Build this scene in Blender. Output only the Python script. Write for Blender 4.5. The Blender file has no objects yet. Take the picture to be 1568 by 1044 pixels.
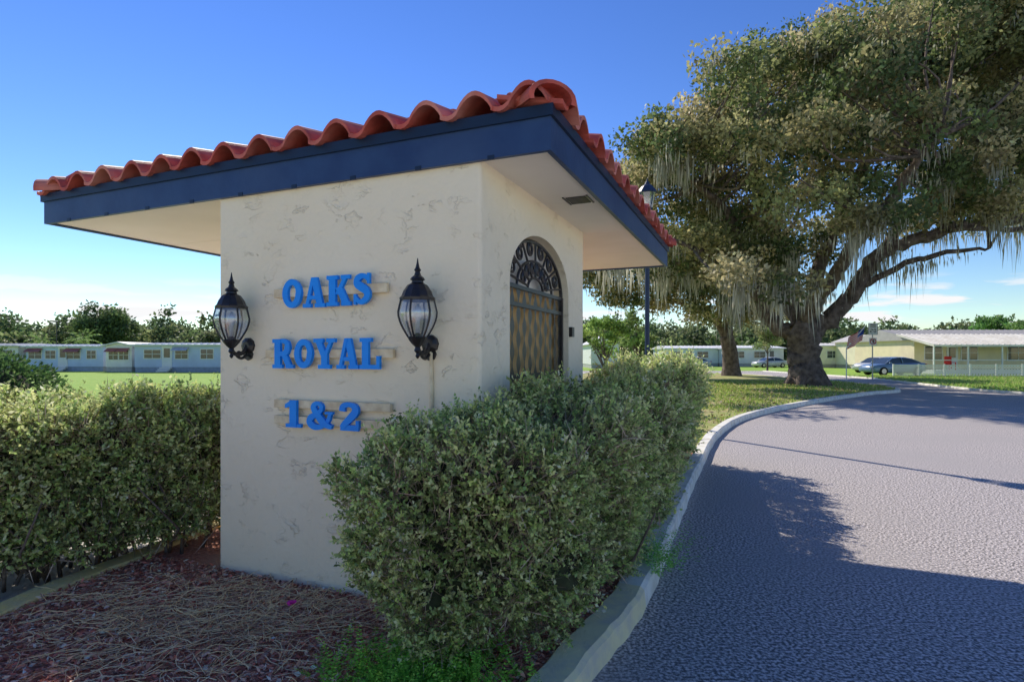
import bpy, math, numpy as np
from mathutils import Vector, Matrix
rng=np.random.default_rng(7)
sc=bpy.context.scene
H=1.5; FP=885.0
def px(x,y,d):
    return np.array([(x-784)/FP*d, d, H+(545-y)/FP*d])
# ---------------- helpers
def cat(pts,n=6,closed=False):
    P=[np.array(p,float) for p in pts]; out=[]; N=len(P)
    R=range(N) if closed else range(N-1)
    for i in R:
        if closed: a,b,c,d=P[i-1],P[i],P[(i+1)%N],P[(i+2)%N]
        else: a=P[max(i-1,0)];b=P[i];c=P[i+1];d=P[min(i+2,N-1)]
        for k in range(n):
            t=k/n
            out.append(.5*((2*b)+(c-a)*t+(2*a-5*b+4*c-d)*t*t+(3*b-a-3*c+d)*t**3))
    if not closed: out.append(P[-1])
    return out
class MB:
    def __init__(s): s.v=[];s.f=[];s.m=[]
    def add(s,v,f,m=0):
        o=len(s.v); s.v.extend([tuple(map(float,p)) for p in v])
        for q in f: s.f.append(tuple(i+o for i in q)); s.m.append(m)
    def box(s,c,size,ax=None,m=0):
        ax=ax if ax is not None else np.eye(3)
        c=np.array(c,float);V=[]
        for i in (-.5,.5):
            for j in (-.5,.5):
                for k in (-.5,.5):
                    V.append(c+ax[0]*i*size[0]+ax[1]*j*size[1]+ax[2]*k*size[2])
        s.add(V,[(0,1,3,2),(4,6,7,5),(0,4,5,1),(2,3,7,6),(0,2,6,4),(1,5,7,3)],m)
    def tube(s,pts,rad,n=8,m=0,cap=True):
        P=np.array(pts,float); k=len(P)
        rad=np.full(k,rad) if np.isscalar(rad) else np.interp(np.linspace(0,1,k),np.linspace(0,1,len(rad)),rad)
        T=np.gradient(P,axis=0); T/=np.linalg.norm(T,axis=1)[:,None]+1e-9
        up=np.array([0.,0,1]) if abs(T[0][2])<.9 else np.array([1.,0,0])
        V=[]
        for i in range(k):
            a=np.cross(T[i],up);a/=np.linalg.norm(a)+1e-9
            b=np.cross(a,T[i]); up=b
            for j in range(n):
                an=2*math.pi*j/n
                V.append(P[i]+rad[i]*(a*math.cos(an)+b*math.sin(an)))
        F=[(i*n+j,i*n+(j+1)%n,(i+1)*n+(j+1)%n,(i+1)*n+j) for i in range(k-1) for j in range(n)]
        if cap: F+= [tuple(range(n-1,-1,-1)),tuple((k-1)*n+j for j in range(n))]
        s.add(V,F,m)
    def lathe(s,c,prof,n=12,m=0,rot=0):
        V=[];k=len(prof)
        for r,z in prof:
            for j in range(n):
                a=rot+2*math.pi*j/n; V.append((c[0]+r*math.cos(a),c[1]+r*math.sin(a),c[2]+z))
        F=[(i*n+j,i*n+(j+1)%n,(i+1)*n+(j+1)%n,(i+1)*n+j) for i in range(k-1) for j in range(n)]
        F+=[tuple(range(n-1,-1,-1)),tuple((k-1)*n+j for j in range(n))]
        s.add(V,F,m)
    def obj(s,name,mats,parent=None,smooth=False,bevel=0):
        me=bpy.data.meshes.new(name); me.from_pydata(s.v,[],s.f)
        for m in (mats if isinstance(mats,list) else [mats]): me.materials.append(m)
        me.polygons.foreach_set('material_index',s.m)
        if smooth: me.polygons.foreach_set('use_smooth',[True]*len(s.f))
        me.update()
        o=bpy.data.objects.new(name,me); sc.collection.objects.link(o)
        if bevel:
            b=o.modifiers.new('b','BEVEL');b.width=bevel;b.segments=2;b.limit_method='ANGLE'
        if parent: par(o,parent)
        return o
def empty(name,loc):
    e=bpy.data.objects.new(name,None); e.location=Vector([float(a) for a in loc]); e.empty_display_size=.3
    sc.collection.objects.link(e); return e
def par(o,e):
    o.parent=e; o.matrix_parent_inverse=Matrix.Translation(-e.location)
def leaf_obj(name,P,D,S,L,W,col,mat,parent=None):
    N=len(P); D=D/ (np.linalg.norm(D,axis=1)[:,None]+1e-9)
    S=S-D*(S*D).sum(1)[:,None]; S/= (np.linalg.norm(S,axis=1)[:,None]+1e-9)
    L=np.broadcast_to(L,(N,))[:,None]; W=np.broadcast_to(W,(N,))[:,None]
    V=np.empty((N,4,3)); V[:,0]=P; V[:,1]=P+D*L*.45+S*W*.5; V[:,2]=P+D*L; V[:,3]=P+D*L*.45-S*W*.5
    me=bpy.data.meshes.new(name)
    me.vertices.add(4*N); me.vertices.foreach_set('co',V.ravel())
    me.loops.add(4*N); me.loops.foreach_set('vertex_index',np.arange(4*N,dtype=np.int32))
    me.polygons.add(N); me.polygons.foreach_set('loop_start',np.arange(0,4*N,4,dtype=np.int32))
    me.polygons.foreach_set('loop_total',np.full(N,4,dtype=np.int32))
    me.update(calc_edges=True)
    ca=me.color_attributes.new('Col','FLOAT_COLOR','POINT')
    C=np.ones((N,4,4)); C[:,:,:3]=col[:,None,:]; ca.data.foreach_set('color',C.ravel())
    me.materials.append(mat)
    o=bpy.data.objects.new(name,me); sc.collection.objects.link(o)
    if parent: par(o,parent)
    return o
def rdir(n):
    d=rng.normal(size=(n,3)); return d/np.linalg.norm(d,axis=1)[:,None]
def mixcol(cols,n,var=.2):
    cols=np.array(cols); i=rng.integers(0,len(cols),n); j=rng.integers(0,len(cols),n); t=rng.random(n)[:,None]
    return (cols[i]*t+cols[j]*(1-t))*(1+var*rng.normal(size=(n,1))).clip(.3,2)
# ---------------- materials
def mk(name,c1,c2=None,scale=4,rough=.8,bump=0,bscale=60,dist=.01,metal=0,spec=.3,detail=6,lo=.35,hi=.65,c3=None,s3=1.):
    m=bpy.data.materials.new(name); m.use_nodes=True; nt=m.node_tree; N=nt.nodes; Lk=nt.links
    b=N['Principled BSDF']; b.inputs['Roughness'].default_value=rough; b.inputs['Metallic'].default_value=metal
    b.inputs['Specular IOR Level'].default_value=spec
    tc=N.new('ShaderNodeTexCoord')
    c2=c2 or tuple(x*.8 for x in c1)
    nz=N.new('ShaderNodeTexNoise'); nz.inputs['Scale'].default_value=scale; nz.inputs['Detail'].default_value=detail
    Lk.new(tc.outputs['Object'],nz.inputs['Vector'])
    rp=N.new('ShaderNodeValToRGB'); rp.color_ramp.elements[0].position=lo; rp.color_ramp.elements[1].position=hi
    rp.color_ramp.elements[0].color=(*c1,1); rp.color_ramp.elements[1].color=(*c2,1)
    Lk.new(nz.outputs['Fac'],rp.inputs['Fac']); out=rp.outputs['Color']
    if c3:
        n3=N.new('ShaderNodeTexNoise'); n3.inputs['Scale'].default_value=s3; n3.inputs['Detail'].default_value=4
        Lk.new(tc.outputs['Object'],n3.inputs['Vector'])
        r3=N.new('ShaderNodeValToRGB'); r3.color_ramp.elements[0].position=.45; r3.color_ramp.elements[1].position=.68
        r3.color_ramp.elements[1].color=(.75,.75,.75,1)
        Lk.new(n3.outputs['Fac'],r3.inputs['Fac'])
        mx=N.new('ShaderNodeMix'); mx.data_type='RGBA'; Lk.new(r3.outputs['Color'],mx.inputs[0]); Lk.new(out,mx.inputs[6]); mx.inputs[7].default_value=(*c3,1)
        out=mx.outputs[2]
    Lk.new(out,b.inputs['Base Color'])
    if bump:
        n2=N.new('ShaderNodeTexNoise'); n2.inputs['Scale'].default_value=bscale; n2.inputs['Detail'].default_value=5
        Lk.new(tc.outputs['Object'],n2.inputs['Vector'])
        bp=N.new('ShaderNodeBump'); bp.inputs['Strength'].default_value=bump; bp.inputs['Distance'].default_value=dist
        Lk.new(n2.outputs['Fac'],bp.inputs['Height']); Lk.new(bp.outputs['Normal'],b.inputs['Normal'])
    return m
def mkleaf(name,trans=.35,rough=.6):
    m=bpy.data.materials.new(name); m.use_nodes=True; nt=m.node_tree; N=nt.nodes; Lk=nt.links
    b=N['Principled BSDF']; b.inputs['Roughness'].default_value=rough; b.inputs['Specular IOR Level'].default_value=.35
    a=N.new('ShaderNodeAttribute'); a.attribute_name='Col'; Lk.new(a.outputs['Color'],b.inputs['Base Color'])
    if trans>0:
        t=N.new('ShaderNodeBsdfTranslucent'); Lk.new(a.outputs['Color'],t.inputs['Color'])
        mx=N.new('ShaderNodeMixShader'); mx.inputs[0].default_value=trans
        Lk.new(b.outputs[0],mx.inputs[1]); Lk.new(t.outputs[0],mx.inputs[2]); Lk.new(mx.outputs[0],N['Material Output'].inputs['Surface'])
    return m
LEAF=mkleaf('leaf_foliage',.45); MOSS=mkleaf('moss_strands',.45,.9); GRASSB=mkleaf('grass_blades',.4); CHIP=mkleaf('mulch_chips',0,.9)
def stucco():
    m=mk('stucco',(.98,.86,.63),(.96,.82,.58),scale=2.2,rough=.85,lo=.3,hi=.75)
    nt=m.node_tree;N=nt.nodes;Lk=nt.links;b=N['Principled BSDF']
    tc=N.new('ShaderNodeTexCoord')
    mp=N.new('ShaderNodeMapping'); mp.inputs['Rotation'].default_value=(.5,.6,.3); mp.inputs['Scale'].default_value=(1,1.6,2.2)
    n=N.new('ShaderNodeTexNoise'); n.inputs['Scale'].default_value=4.6; n.inputs['Detail'].default_value=5; n.inputs['Roughness'].default_value=.6; n.inputs['Distortion'].default_value=.35
    r=N.new('ShaderNodeValToRGB'); cr=r.color_ramp; cr.elements[0].position=.545; cr.elements[1].position=.565; cr.elements[0].color=(0,0,0,1); cr.elements[1].color=(1,1,1,1)
    e=cr.elements.new(.66); e.color=(.0,.0,.0,1)
    nm=N.new('ShaderNodeTexNoise'); nm.inputs['Scale'].default_value=4.3; nm.inputs['Detail'].default_value=3
    rm=N.new('ShaderNodeValToRGB'); rm.color_ramp.elements[0].position=.46; rm.color_ramp.elements[1].position=.66
    mm=N.new('ShaderNodeMath'); mm.operation='MULTIPLY'
    n2=N.new('ShaderNodeTexNoise'); n2.inputs['Scale'].default_value=17; n2.inputs['Detail'].default_value=7
    ad=N.new('ShaderNodeMath'); ad.operation='MULTIPLY_ADD'; ad.inputs[1].default_value=1.1
    bp=N.new('ShaderNodeBump'); bp.inputs['Strength'].default_value=.8; bp.inputs['Distance'].default_value=.010
    Lk.new(tc.outputs['Object'],mp.inputs[0]); Lk.new(mp.outputs[0],n.inputs['Vector'])
    for q in (n2,nm): Lk.new(tc.outputs['Object'],q.inputs['Vector'])
    Lk.new(n.outputs['Fac'],r.inputs['Fac']); Lk.new(nm.outputs['Fac'],rm.inputs['Fac']); Lk.new(r.outputs['Color'],mm.inputs[0]); Lk.new(rm.outputs['Color'],mm.inputs[1])
    Lk.new(n2.outputs['Fac'],ad.inputs[0]); Lk.new(mm.outputs[0],ad.inputs[2])
    Lk.new(ad.outputs[0],bp.inputs['Height']); Lk.new(bp.outputs['Normal'],b.inputs['Normal'])
    return m
STUC=stucco()
NAVY=mk('navy_paint',(.030,.068,.165),(.022,.05,.135),scale=6,rough=.4,bump=.15,bscale=25,c3=(.045,.085,.18),s3=2)
NAVY2=mk('navy_trim',(.012,.03,.07),rough=.4)
SOFF=mk('soffit_paint',(.95,.88,.78),(.88,.81,.70),scale=1.5,rough=.7)
TILE=mk('clay_tile',(.62,.12,.08),(.38,.075,.055),scale=9,rough=.65,bump=.3,bscale=60,dist=.004,c3=(.72,.30,.22),s3=3)
BLUE=mk('blue_letter_paint',(.006,.33,.99),(.006,.29,.94),scale=10,rough=.4)
SLAT=mk('painted_wood',(.95,.80,.52),(.72,.56,.34),scale=14,rough=.8,bump=.4,bscale=40)
BLACK=mk('black_iron',(.012,.013,.016),(.03,.026,.024),scale=20,rough=.35,spec=.5)
TAN=mk('tan_panel',(.90,.58,.24),(.80,.50,.20),scale=3,rough=.7)
ASPH=mk('asphalt',(.16,.148,.142),(.92,.82,.77),scale=52,rough=.9,bump=1.0,bscale=75,dist=.010,detail=4,lo=.41,hi=.64,c3=(.44,.40,.38),s3=.5)
CONC=mk('concrete',(.68,.63,.54),(.58,.53,.46),scale=12,rough=.9,bump=.3,bscale=80)
BOUNCE=mk('bounce_concrete',(.88,.82,.71),(.80,.75,.65),scale=12,rough=.9,bump=.3,bscale=80)  # pale colour for the added bounce sheet behind the camera
KERB=mk('kerb_paint',(.94,.91,.83),(.87,.82,.68),scale=3,rough=.85,bump=.5,bscale=50,c3=(.66,.61,.50),s3=7)
KERBN=mk('kerb_worn_yellow',(.97,.86,.50),(.86,.75,.44),scale=5,rough=.85,bump=.5,bscale=50,c3=(.66,.60,.48),s3=7)
KERBY=mk('kerb_yellow',(.94,.75,.26),(.80,.67,.36),scale=5,rough=.85,bump=.5,bscale=50)
GRASS=mk('lawn_grass',(.24,.44,.045),(.36,.50,.08),scale=3,rough=.95,bump=.6,bscale=30,dist=.05)
GRASSD=mk('island_grass',(.27,.36,.06),(.48,.44,.18),scale=2.5,rough=.95,bump=.6,bscale=40,dist=.03,c3=(.46,.35,.21),s3=.8)
MULCH=mk('mulch',(.42,.14,.09),(.66,.32,.22),scale=45,rough=.95,bump=1,bscale=45,dist=.03,c3=(.50,.32,.22),s3=2)
BARK=mk('bark',(.24,.185,.15),(.10,.075,.06),scale=4,rough=.95,bump=1,bscale=14,dist=.08)
SHADECORE=mk('hedge_core',(.06,.07,.03),(.035,.035,.02),scale=20,rough=1)  # dark colour standing in for shade deep between the leaves
WHITE=mk('white_paint',(.84,.84,.82),(.77,.77,.75),scale=2,rough=.6)
GLASS=mk('window_glass',(.05,.07,.09),rough=.08,spec=.8)
def mkglass():
    m=bpy.data.materials.new('lantern_glass'); m.use_nodes=True; nt=m.node_tree;N=nt.nodes;Lk=nt.links
    g=N.new('ShaderNodeBsdfGlossy'); g.inputs['Roughness'].default_value=.08
    t=N.new('ShaderNodeBsdfTransparent'); t.inputs['Color'].default_value=(.95,.97,.98,1)
    d=N.new('ShaderNodeBsdfTranslucent'); d.inputs['Color'].default_value=(.9,.93,.95,1)
    m1=N.new('ShaderNodeMixShader'); m1.inputs[0].default_value=.22; Lk.new(t.outputs[0],m1.inputs[1]); Lk.new(d.outputs[0],m1.inputs[2])
    m2=N.new('ShaderNodeMixShader'); m2.inputs[0].default_value=.22; Lk.new(m1.outputs[0],m2.inputs[1]); Lk.new(g.outputs[0],m2.inputs[2])
    Lk.new(m2.outputs[0],N['Material Output'].inputs['Surface']); return m
LGL=mkglass()

# ---------------- world, sun, camera
EL=math.radians(38); SH=np.array([.48,-.877]); SH/=np.linalg.norm(SH)
w=bpy.data.worlds.new("World"); sc.world=w; w.use_nodes=True; nt=w.node_tree
bg=nt.nodes['Background']; sky=nt.nodes.new('ShaderNodeTexSky'); sky.sky_type='NISHITA'; sky.sun_disc=False
sky.sun_elevation=EL; sky.sun_rotation=math.atan2(-SH[0],-SH[1]); sky.air_density=1.15; sky.dust_density=.0; sky.ozone_density=4.5
def vm(op,a,b):
    n=nt.nodes.new('ShaderNodeVectorMath'); n.operation=op; nt.links.new(a,n.inputs[0])
    n.inputs[1].default_value=(b,b,b); return n.outputs[0]
k1=vm('MULTIPLY',sky.outputs[0],.15)
gm=nt.nodes.new('ShaderNodeGamma'); gm.inputs['Gamma'].default_value=1.25; nt.links.new(k1,gm.inputs['Color'])
k2=vm('MULTIPLY',gm.outputs[0],1/.15)
hs=nt.nodes.new('ShaderNodeHueSaturation'); hs.inputs['Saturation'].default_value=1.1; hs.inputs['Hue'].default_value=.513
nt.links.new(k2,hs.inputs['Color'])
tc=nt.nodes.new('ShaderNodeTexCoord'); mp=nt.nodes.new('ShaderNodeMapping'); mp.inputs['Scale'].default_value=(1,1,6); mp.inputs['Location'].default_value=(.35,.1,0)
nz=nt.nodes.new('ShaderNodeTexNoise'); nz.inputs['Scale'].default_value=8; nz.inputs['Detail'].default_value=7
nt.links.new(tc.outputs['Generated'],mp.inputs[0]); nt.links.new(mp.outputs[0],nz.inputs['Vector'])
rp=nt.nodes.new('ShaderNodeValToRGB'); rp.color_ramp.elements[0].position=.52; rp.color_ramp.elements[1].position=.60
nt.links.new(nz.outputs['Fac'],rp.inputs['Fac'])
sx=nt.nodes.new('ShaderNodeSeparateXYZ'); nt.links.new(tc.outputs['Generated'],sx.inputs[0])
mr=nt.nodes.new('ShaderNodeMapRange'); mr.inputs['From Min'].default_value=.12; mr.inputs['From Max'].default_value=.08
nt.links.new(sx.outputs['Z'],mr.inputs['Value'])
mu=nt.nodes.new('ShaderNodeMath'); mu.operation='MULTIPLY'; nt.links.new(rp.outputs['Color'],mu.inputs[0]); nt.links.new(mr.outputs[0],mu.inputs[1])
mxw=nt.nodes.new('ShaderNodeMix'); mxw.data_type='RGBA'; nt.links.new(mu.outputs[0],mxw.inputs[0]); nt.links.new(hs.outputs[0],mxw.inputs[6]); mxw.inputs[7].default_value=(6.4,6.4,6.5,1)
nt.links.new(mxw.outputs[2],bg.inputs['Color']); bg.inputs['Strength'].default_value=.15
sl=bpy.data.lights.new('sun','SUN'); sl.energy=5; sl.angle=math.radians(.5); sl.color=(1,.93,.82)
so=bpy.data.objects.new('sun',sl); sc.collection.objects.link(so)
d3=Vector((SH[0]*math.cos(EL),SH[1]*math.cos(EL),-math.sin(EL))); so.rotation_euler=d3.to_track_quat('-Z','Y').to_euler(); so.location=(-20,30,40)
cd=bpy.data.cameras.new('camera'); cam=bpy.data.objects.new('camera',cd); sc.collection.objects.link(cam); sc.camera=cam
cam.location=(0,0,H); cam.rotation_euler=(math.pi/2,0,0); cd.sensor_width=36; cd.lens=36*FP/1568; cd.shift_y=23/1568; cd.clip_end=3000; cd.clip_start=.05
sc.view_settings.view_transform='Standard'

# ---------------- ground & roads
def sheet(name,pts,z,mat):
    from mathutils.geometry import tessellate_polygon
    V=[Vector((float(p[0]),float(p[1]),z)) for p in pts]
    T=tessellate_polygon([V]); mb=MB()
    F=[]
    for t in T:
        a,b,c=[V[i] for i in t]
        F.append(t if (b-a).cross(c-a).z>0 else t[::-1])
    mb.add(V,F); return mb.obj(name,mat)
sheet('ground',[(-900,-300),(900,-300),(900,1500),(-900,1500)],-.10,GRASS)
sheet('asphalt_road',[(-1,-1.2),(90,-1.2),(90,62),(-1.5,62),(-1,20)],-.096,ASPH)
sheet('concrete_driveway',[(-2.2,-1.2),(-9,-1.2),(-9.5,4),(-6,22),(-.5,22),(-2.0,6)],-.092,CONC)
sheet('bounce_apron',[(-70,-45),(70,-45),(70,-1.2),(-70,-1.2)],-.088,BOUNCE)  # unseen sheet, added to bounce warm sunlight onto the shaded walls
K=[(7,53),(4,40),(1,25),(-1,14),(-2.35,7),(-2.85,4.58),(-3.12,3.3),(-3.2,1),(-2.8,-.4),(-1.8,-.8),(-.8,.1),(-.3,1.5),(.40,2.84),(.86,3.68),(1.6,5.5),(2.62,8.0),(4.2,11.6),(6.2,14.9),(9.8,19.0),(14.6,23.6),(17.2,25.6),(18.6,29),(19,36),(19.5,46),(16,54),(10,56)]
KC=np.array(cat(K,8,True)); T=np.roll(KC,-1,0)-np.roll(KC,1,0); T/=np.linalg.norm(T,axis=1)[:,None]
NI=np.stack([-T[:,1],T[:,0]],1); area=.5*np.sum(KC[:,0]*np.roll(KC[:,1],-1)-np.roll(KC[:,0],-1)*KC[:,1])
if area<0: NI=-NI
def kerb(name,C,N,w,z0,z1,mat,closed=True,matsplit=None):
    mb=MB(); n=len(C)
    prof=[(0,z0),(.015,z1-.02),(.04,z1),(w-.01,z1),(w,z1-.01),(w,z0)]
    V=[]
    for i in range(n):
        for o,z in prof:
            jx=.006*math.sin(i*2.3)
            V.append((C[i][0]+N[i][0]*(o+jx),C[i][1]+N[i][1]*(o+jx),z))
    k=len(prof); F=[]
    for i in range(n if closed else n-1):
        j=(i+1)%n
        for a in range(k-1): F.append((i*k+a,j*k+a,j*k+a+1,i*k+a+1))
    mb.add(V,F)
    if matsplit: mb.m=[matsplit(C[f//(k-1)]) for f in range(len(F))]
    return mb.obj(name,mat)
kerb('kerb',KC,NI,.19,-.11,.03,[KERB,KERBY,KERBN],matsplit=lambda c:1 if (c[0]<-1 and c[1]<20) else (2 if c[1]<3.6 else 0))
INN=KC+NI*.185
sheet('island_lawn',INN,.0,GRASSD)
mul=[p for p in INN if p[1]<9.5]
sheet('mulch_bed',[p for p in mul],.004,MULCH)
LW=np.array(cat([(60,12),(30,19),(22.5,22.8),(21.3,26),(23,33),(25,40),(26,60)],6)); 
T2=np.gradient(LW,axis=0);T2/=np.linalg.norm(T2,axis=1)[:,None]; N2=np.stack([T2[:,1],-T2[:,0]],1)
kerb('kerb',LW,N2,.15,-.11,.0,[KERB],closed=False)
sheet('roadside_lawn',list(LW+N2*.14)+[(95,60),(95,12)],-.02,GRASS)

# ---------------- gatehouse
C0=np.array([-.177,3.27]); U=np.array([-.921,.389]); U/=np.linalg.norm(U); Vv=np.array([.389,.921]);Vv/=np.linalg.norm(Vv)
def P(s,t,z): q=C0+U*s+Vv*t; return np.array([q[0],q[1],z])
AX=np.array([[U[0],U[1],0],[Vv[0],Vv[1],0],[0,0,1]])
def bst(mb,s0,s1,t0,t1,z0,z1,m=0): mb.box(P((s0+s1)/2,(t0+t1)/2,(z0+z1)/2),(s1-s0,t1-t0,z1-z0),AX,m)
G=empty('entrance_gatehouse',P(1,1,0))
SW=2.03;TW=2.09;ZS=2.6
ga,gb,zsp,zrise=.42,1.66,1.98,.38; gc=(ga+gb)/2; gr=(gb-ga)/2
mb=MB()
def strip(path,z0=-.05,z1=ZS+.06):
    V=[];F=[]
    for p in path: V+= [P(p[0],p[1],z0),P(p[0],p[1],z1)]
    for i in range(len(path)-1): F.append((2*i,2*i+2,2*i+3,2*i+1))
    mb.add(V,F)
r=.025
strip([(0,ga)]+[(r-r*math.cos(a),r-r*math.sin(a)) for a in np.linspace(0,math.pi/2,6)]+[(SW,0),(SW,TW),(0,TW),(0,gb)])
def zarch(t): 
    q=max(0,1-((t-gc)/gr)**2); return zsp+zrise*math.sqrt(q)
ts=[gc-gr*math.cos(a) for a in np.linspace(0,math.pi,29)]
V=[];F=[]
for t in ts: V+=[P(0,t,zarch(t)),P(0,t,ZS+.06)]
for i in range(len(ts)-1): F.append((2*i,2*i+1,2*i+3,2*i+2))
mb.add(V,F)
rp_=[(ga,-.05),(ga,zsp)]+[(t,zarch(t)) for t in ts[1:-1]]+[(gb,zsp),(gb,-.05)]
V=[];F=[]
for t,z in rp_: V+=[P(0,t,z),P(.30,t,z)]
for i in range(len(rp_)-1): F.append((2*i,2*i+1,2*i+3,2*i+2))
mb.add(V,F)
mb.obj('stucco_walls',STUC,G)
mb=MB(); bst(mb,.125,.16,ga-.05,gb+.05,-.04,zsp); mb.obj('tan_door_panel',TAN,G)
mb=MB(); bst(mb,.125,.16,ga-.1,gb+.1,zsp+.003,2.5); mb.obj('arch_backing',SOFF,G)
mb=MB(); gs=.06
nb=11
for i in range(nb):
    t=ga+.07+(gb-ga-.14)*i/(nb-1)
    zz=np.linspace(.1,zsp-.02,80)
    V=[];F=[]
    for k,z in enumerate(zz):
        wv=.008+.032*abs(math.sin(z*math.pi/.17+(i%2)*math.pi/2))**2
        V+=[P(gs,t-wv,z),P(gs,t+wv,z)]
    for k in range(len(zz)-1): F.append((2*k,2*k+1,2*k+3,2*k+2))
    mb.add(V,F)
for z in (.1,.95,1.36,zsp-.13,zsp-.01): bst(mb,gs-.012,gs+.012,ga+.01,gb-.01,z-.014,z+.014)
for t in (ga+.02,gb-.02): bst(mb,gs-.016,gs+.016,t-.018,t+.018,.05,zsp)
def tz(pts,rad=.008): mb.tube([P(gs,a,b) for a,b in pts],rad,6)
for k in (.97,.58,.25):
    tz([(gc-gr*k*math.cos(a),zsp+(zrise-.02)*k*math.sin(a)) for a in np.linspace(0,math.pi,30)],.014 if k>.9 else .010)
for a in np.linspace(.2,math.pi-.2,7):
    tz([(gc-gr*.25*math.cos(a),zsp+zrise*.25*math.sin(a)),(gc-gr*.96*math.cos(a),zsp+zrise*.92*math.sin(a))],.009)
for a in np.linspace(.42,math.pi-.42,6):
    for kk,rr in ((.78,.058),(.42,.045)):
        cx=gc-gr*kk*math.cos(a); cz=zsp+zrise*kk*math.sin(a)
        tz([(cx+rr*(1-q/16)*math.cos(q+a),cz+rr*(1-q/16)*math.sin(q+a)) for q in np.linspace(0,10,26)],.010)
bst(mb,-.03,.02,gb+.01,gb+.07,1.66,1.74)
mb.obj('iron_gate',BLACK,G)
# roof
s0,s1,t0,t1=-.43,4.01,-.035,4.35; FH=.225
mb=MB()
th=.03
def ringbox(mb,e,z0,z1,m=0,th=.03):
    bst(mb,s0-e,s1+e,t0-e,t0-e+th,z0,z1,m); bst(mb,s0-e,s1+e,t1+e-th,t1+e,z0,z1,m)
    bst(mb,s0-e,s0-e+th,t0-e+th,t1+e-th,z0,z1,m); bst(mb,s1+e-th,s1+e,t0-e+th,t1+e-th,z0,z1,m)
ringbox(mb,0,ZS-.005,ZS+FH); ringbox(mb,.018,ZS+FH-.05,ZS+FH+.012,1,.045)
mb.obj('fascia_boards',[NAVY,NAVY2],G)
mb=MB()
n=4
for i in range(n):
    a=t0+th+(t1-t0-2*th)*i/n; b=t0+th+(t1-t0-2*th)*(i+1)/n
    bst(mb,s0+th,s1-th,a+.003,b-.003,ZS+.012,ZS+.03)
mb.obj('soffit',SOFF,G)
mb=MB()
for k in range(6): bst(mb,-.34,-.2,.95+k*.03,.965+k*.03,ZS+.004,ZS+.0115)
bst(mb,-.36,-.35,.93,1.13,ZS+.004,ZS+.0115);bst(mb,-.19,-.18,.93,1.13,ZS+.004,ZS+.0115)
mb.obj('soffit_vent',BLACK,G)
mb=MB()
for i in range(9): bst(mb,-.1+i*.47,-.06+i*.47,t0-.004,t0+.002,ZS-.012,ZS+.012)
mb.obj('fascia_clips',NAVY2,G)
zr=ZS+FH+.02; SL=math.tan(math.radians(15))
mb=MB(); sm=(s0+s1)/2; tm=(t0+t1)/2
mb.add([P(s0,t0,zr-.01),P(s1,t0,zr-.01),P(s1,t1,zr-.01),P(s0,t1,zr-.01),P(sm,tm,zr+2.2*SL-.01)],[(0,1,4),(1,2,4),(2,3,4),(3,0,4)])
mb.obj('roof_deck',mk('roof_deck',(.10,.035,.025)),G)
mb=MB()
LS,LT=s1-s0,t1-t0
def side(fn,L,ncol):
    wd=L/ncol
    for c in range(-0,ncol):
        for k in range(8):
            b0=-.06+k*.33; b1=b0+.37; bm=(b0+b1)/2; am=(c+.5)*wd
            if k>0 and not (bm-.12<am<L-bm+.12): continue
            if b0>2.2: continue
            js=rng.normal(0,.007); lift=.03+rng.normal(0,.005); jb=rng.normal(0,.01)
            W=[i/13 for i in range(14)]
            def pz(wv): return .100*math.sin(math.pi*wv/.70)**.8 if wv<.70 else -.014*math.sin(math.pi*(wv-.70)/.30)
            V=[]
            for th_ in (0,-.026):
                for b,l,sc_ in ((b0+jb,lift,1),(b1,0.012,.93)):
                    for wv in W:
                        V.append(fn(c*wd+js+wv*wd*1.02,b, zr+b*SL+l+pz(wv)*sc_+th_))
            n=14;F=[]
            for i in range(n-1):
                F.append((i,i+1,n+i+1,n+i)); F.append((2*n+i,3*n+i,3*n+i+1,2*n+i+1))
                F.append((i,2*n+i,2*n+i+1,i+1)); F.append((n+i,n+i+1,3*n+i+1,3*n+i))
            F.append((0,n,3*n,2*n)); F.append((n-1,3*n-1,4*n-1,2*n-1))
            mb.add(V,F)
side(lambda a,b,z:P(s0+a,t0+b,z),LS,14)
side(lambda a,b,z:P(s0+b,t1-a,z),LT,14)
side(lambda a,b,z:P(s1-a,t1-b,z),LS,14)
side(lambda a,b,z:P(s1-b,t0+a,z),LT,14)
for (cs,ct,ds,dt) in ((s0,t0,1,1),(s1,t0,-1,1),(s0,t1,1,-1),(s1,t1,-1,-1)):
    A=P(cs,ct,0);B=P(cs+ds,ct+dt,0); D=(B-A)/np.linalg.norm(B-A); Sd=np.array([-D[1],D[0],0])
    for k in range(9):
        l0=-.03+k*.34; l1=l0+.42
        V=[]
        for th_ in (0,.026):
            for l,rr,lf in ((l0,.125,.018),(l1,.108,.0)):
                if l>3.1: l=3.1
                for j in range(13):
                    a=math.pi*(j/12*1.16-.08)
                    V.append(A+D*l+Sd*(rr-th_)*math.cos(a)*1.12+np.array([0,0,zr+l*SL/1.414+lf+(rr-th_)*math.sin(a)*.78]))
        n=13;F=[]
        for i in range(n-1):
            F.append((i,i+1,n+i+1,n+i)); F.append((2*n+i,3*n+i,3*n+i+1,2*n+i+1)); F.append((i,2*n+i,2*n+i+1,i+1)); F.append((n+i,n+i+1,3*n+i+1,3*n+i))
        mb.add(V,F)
mb.obj('clay_roof_tiles',TILE,G)
mb=MB()
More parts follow.
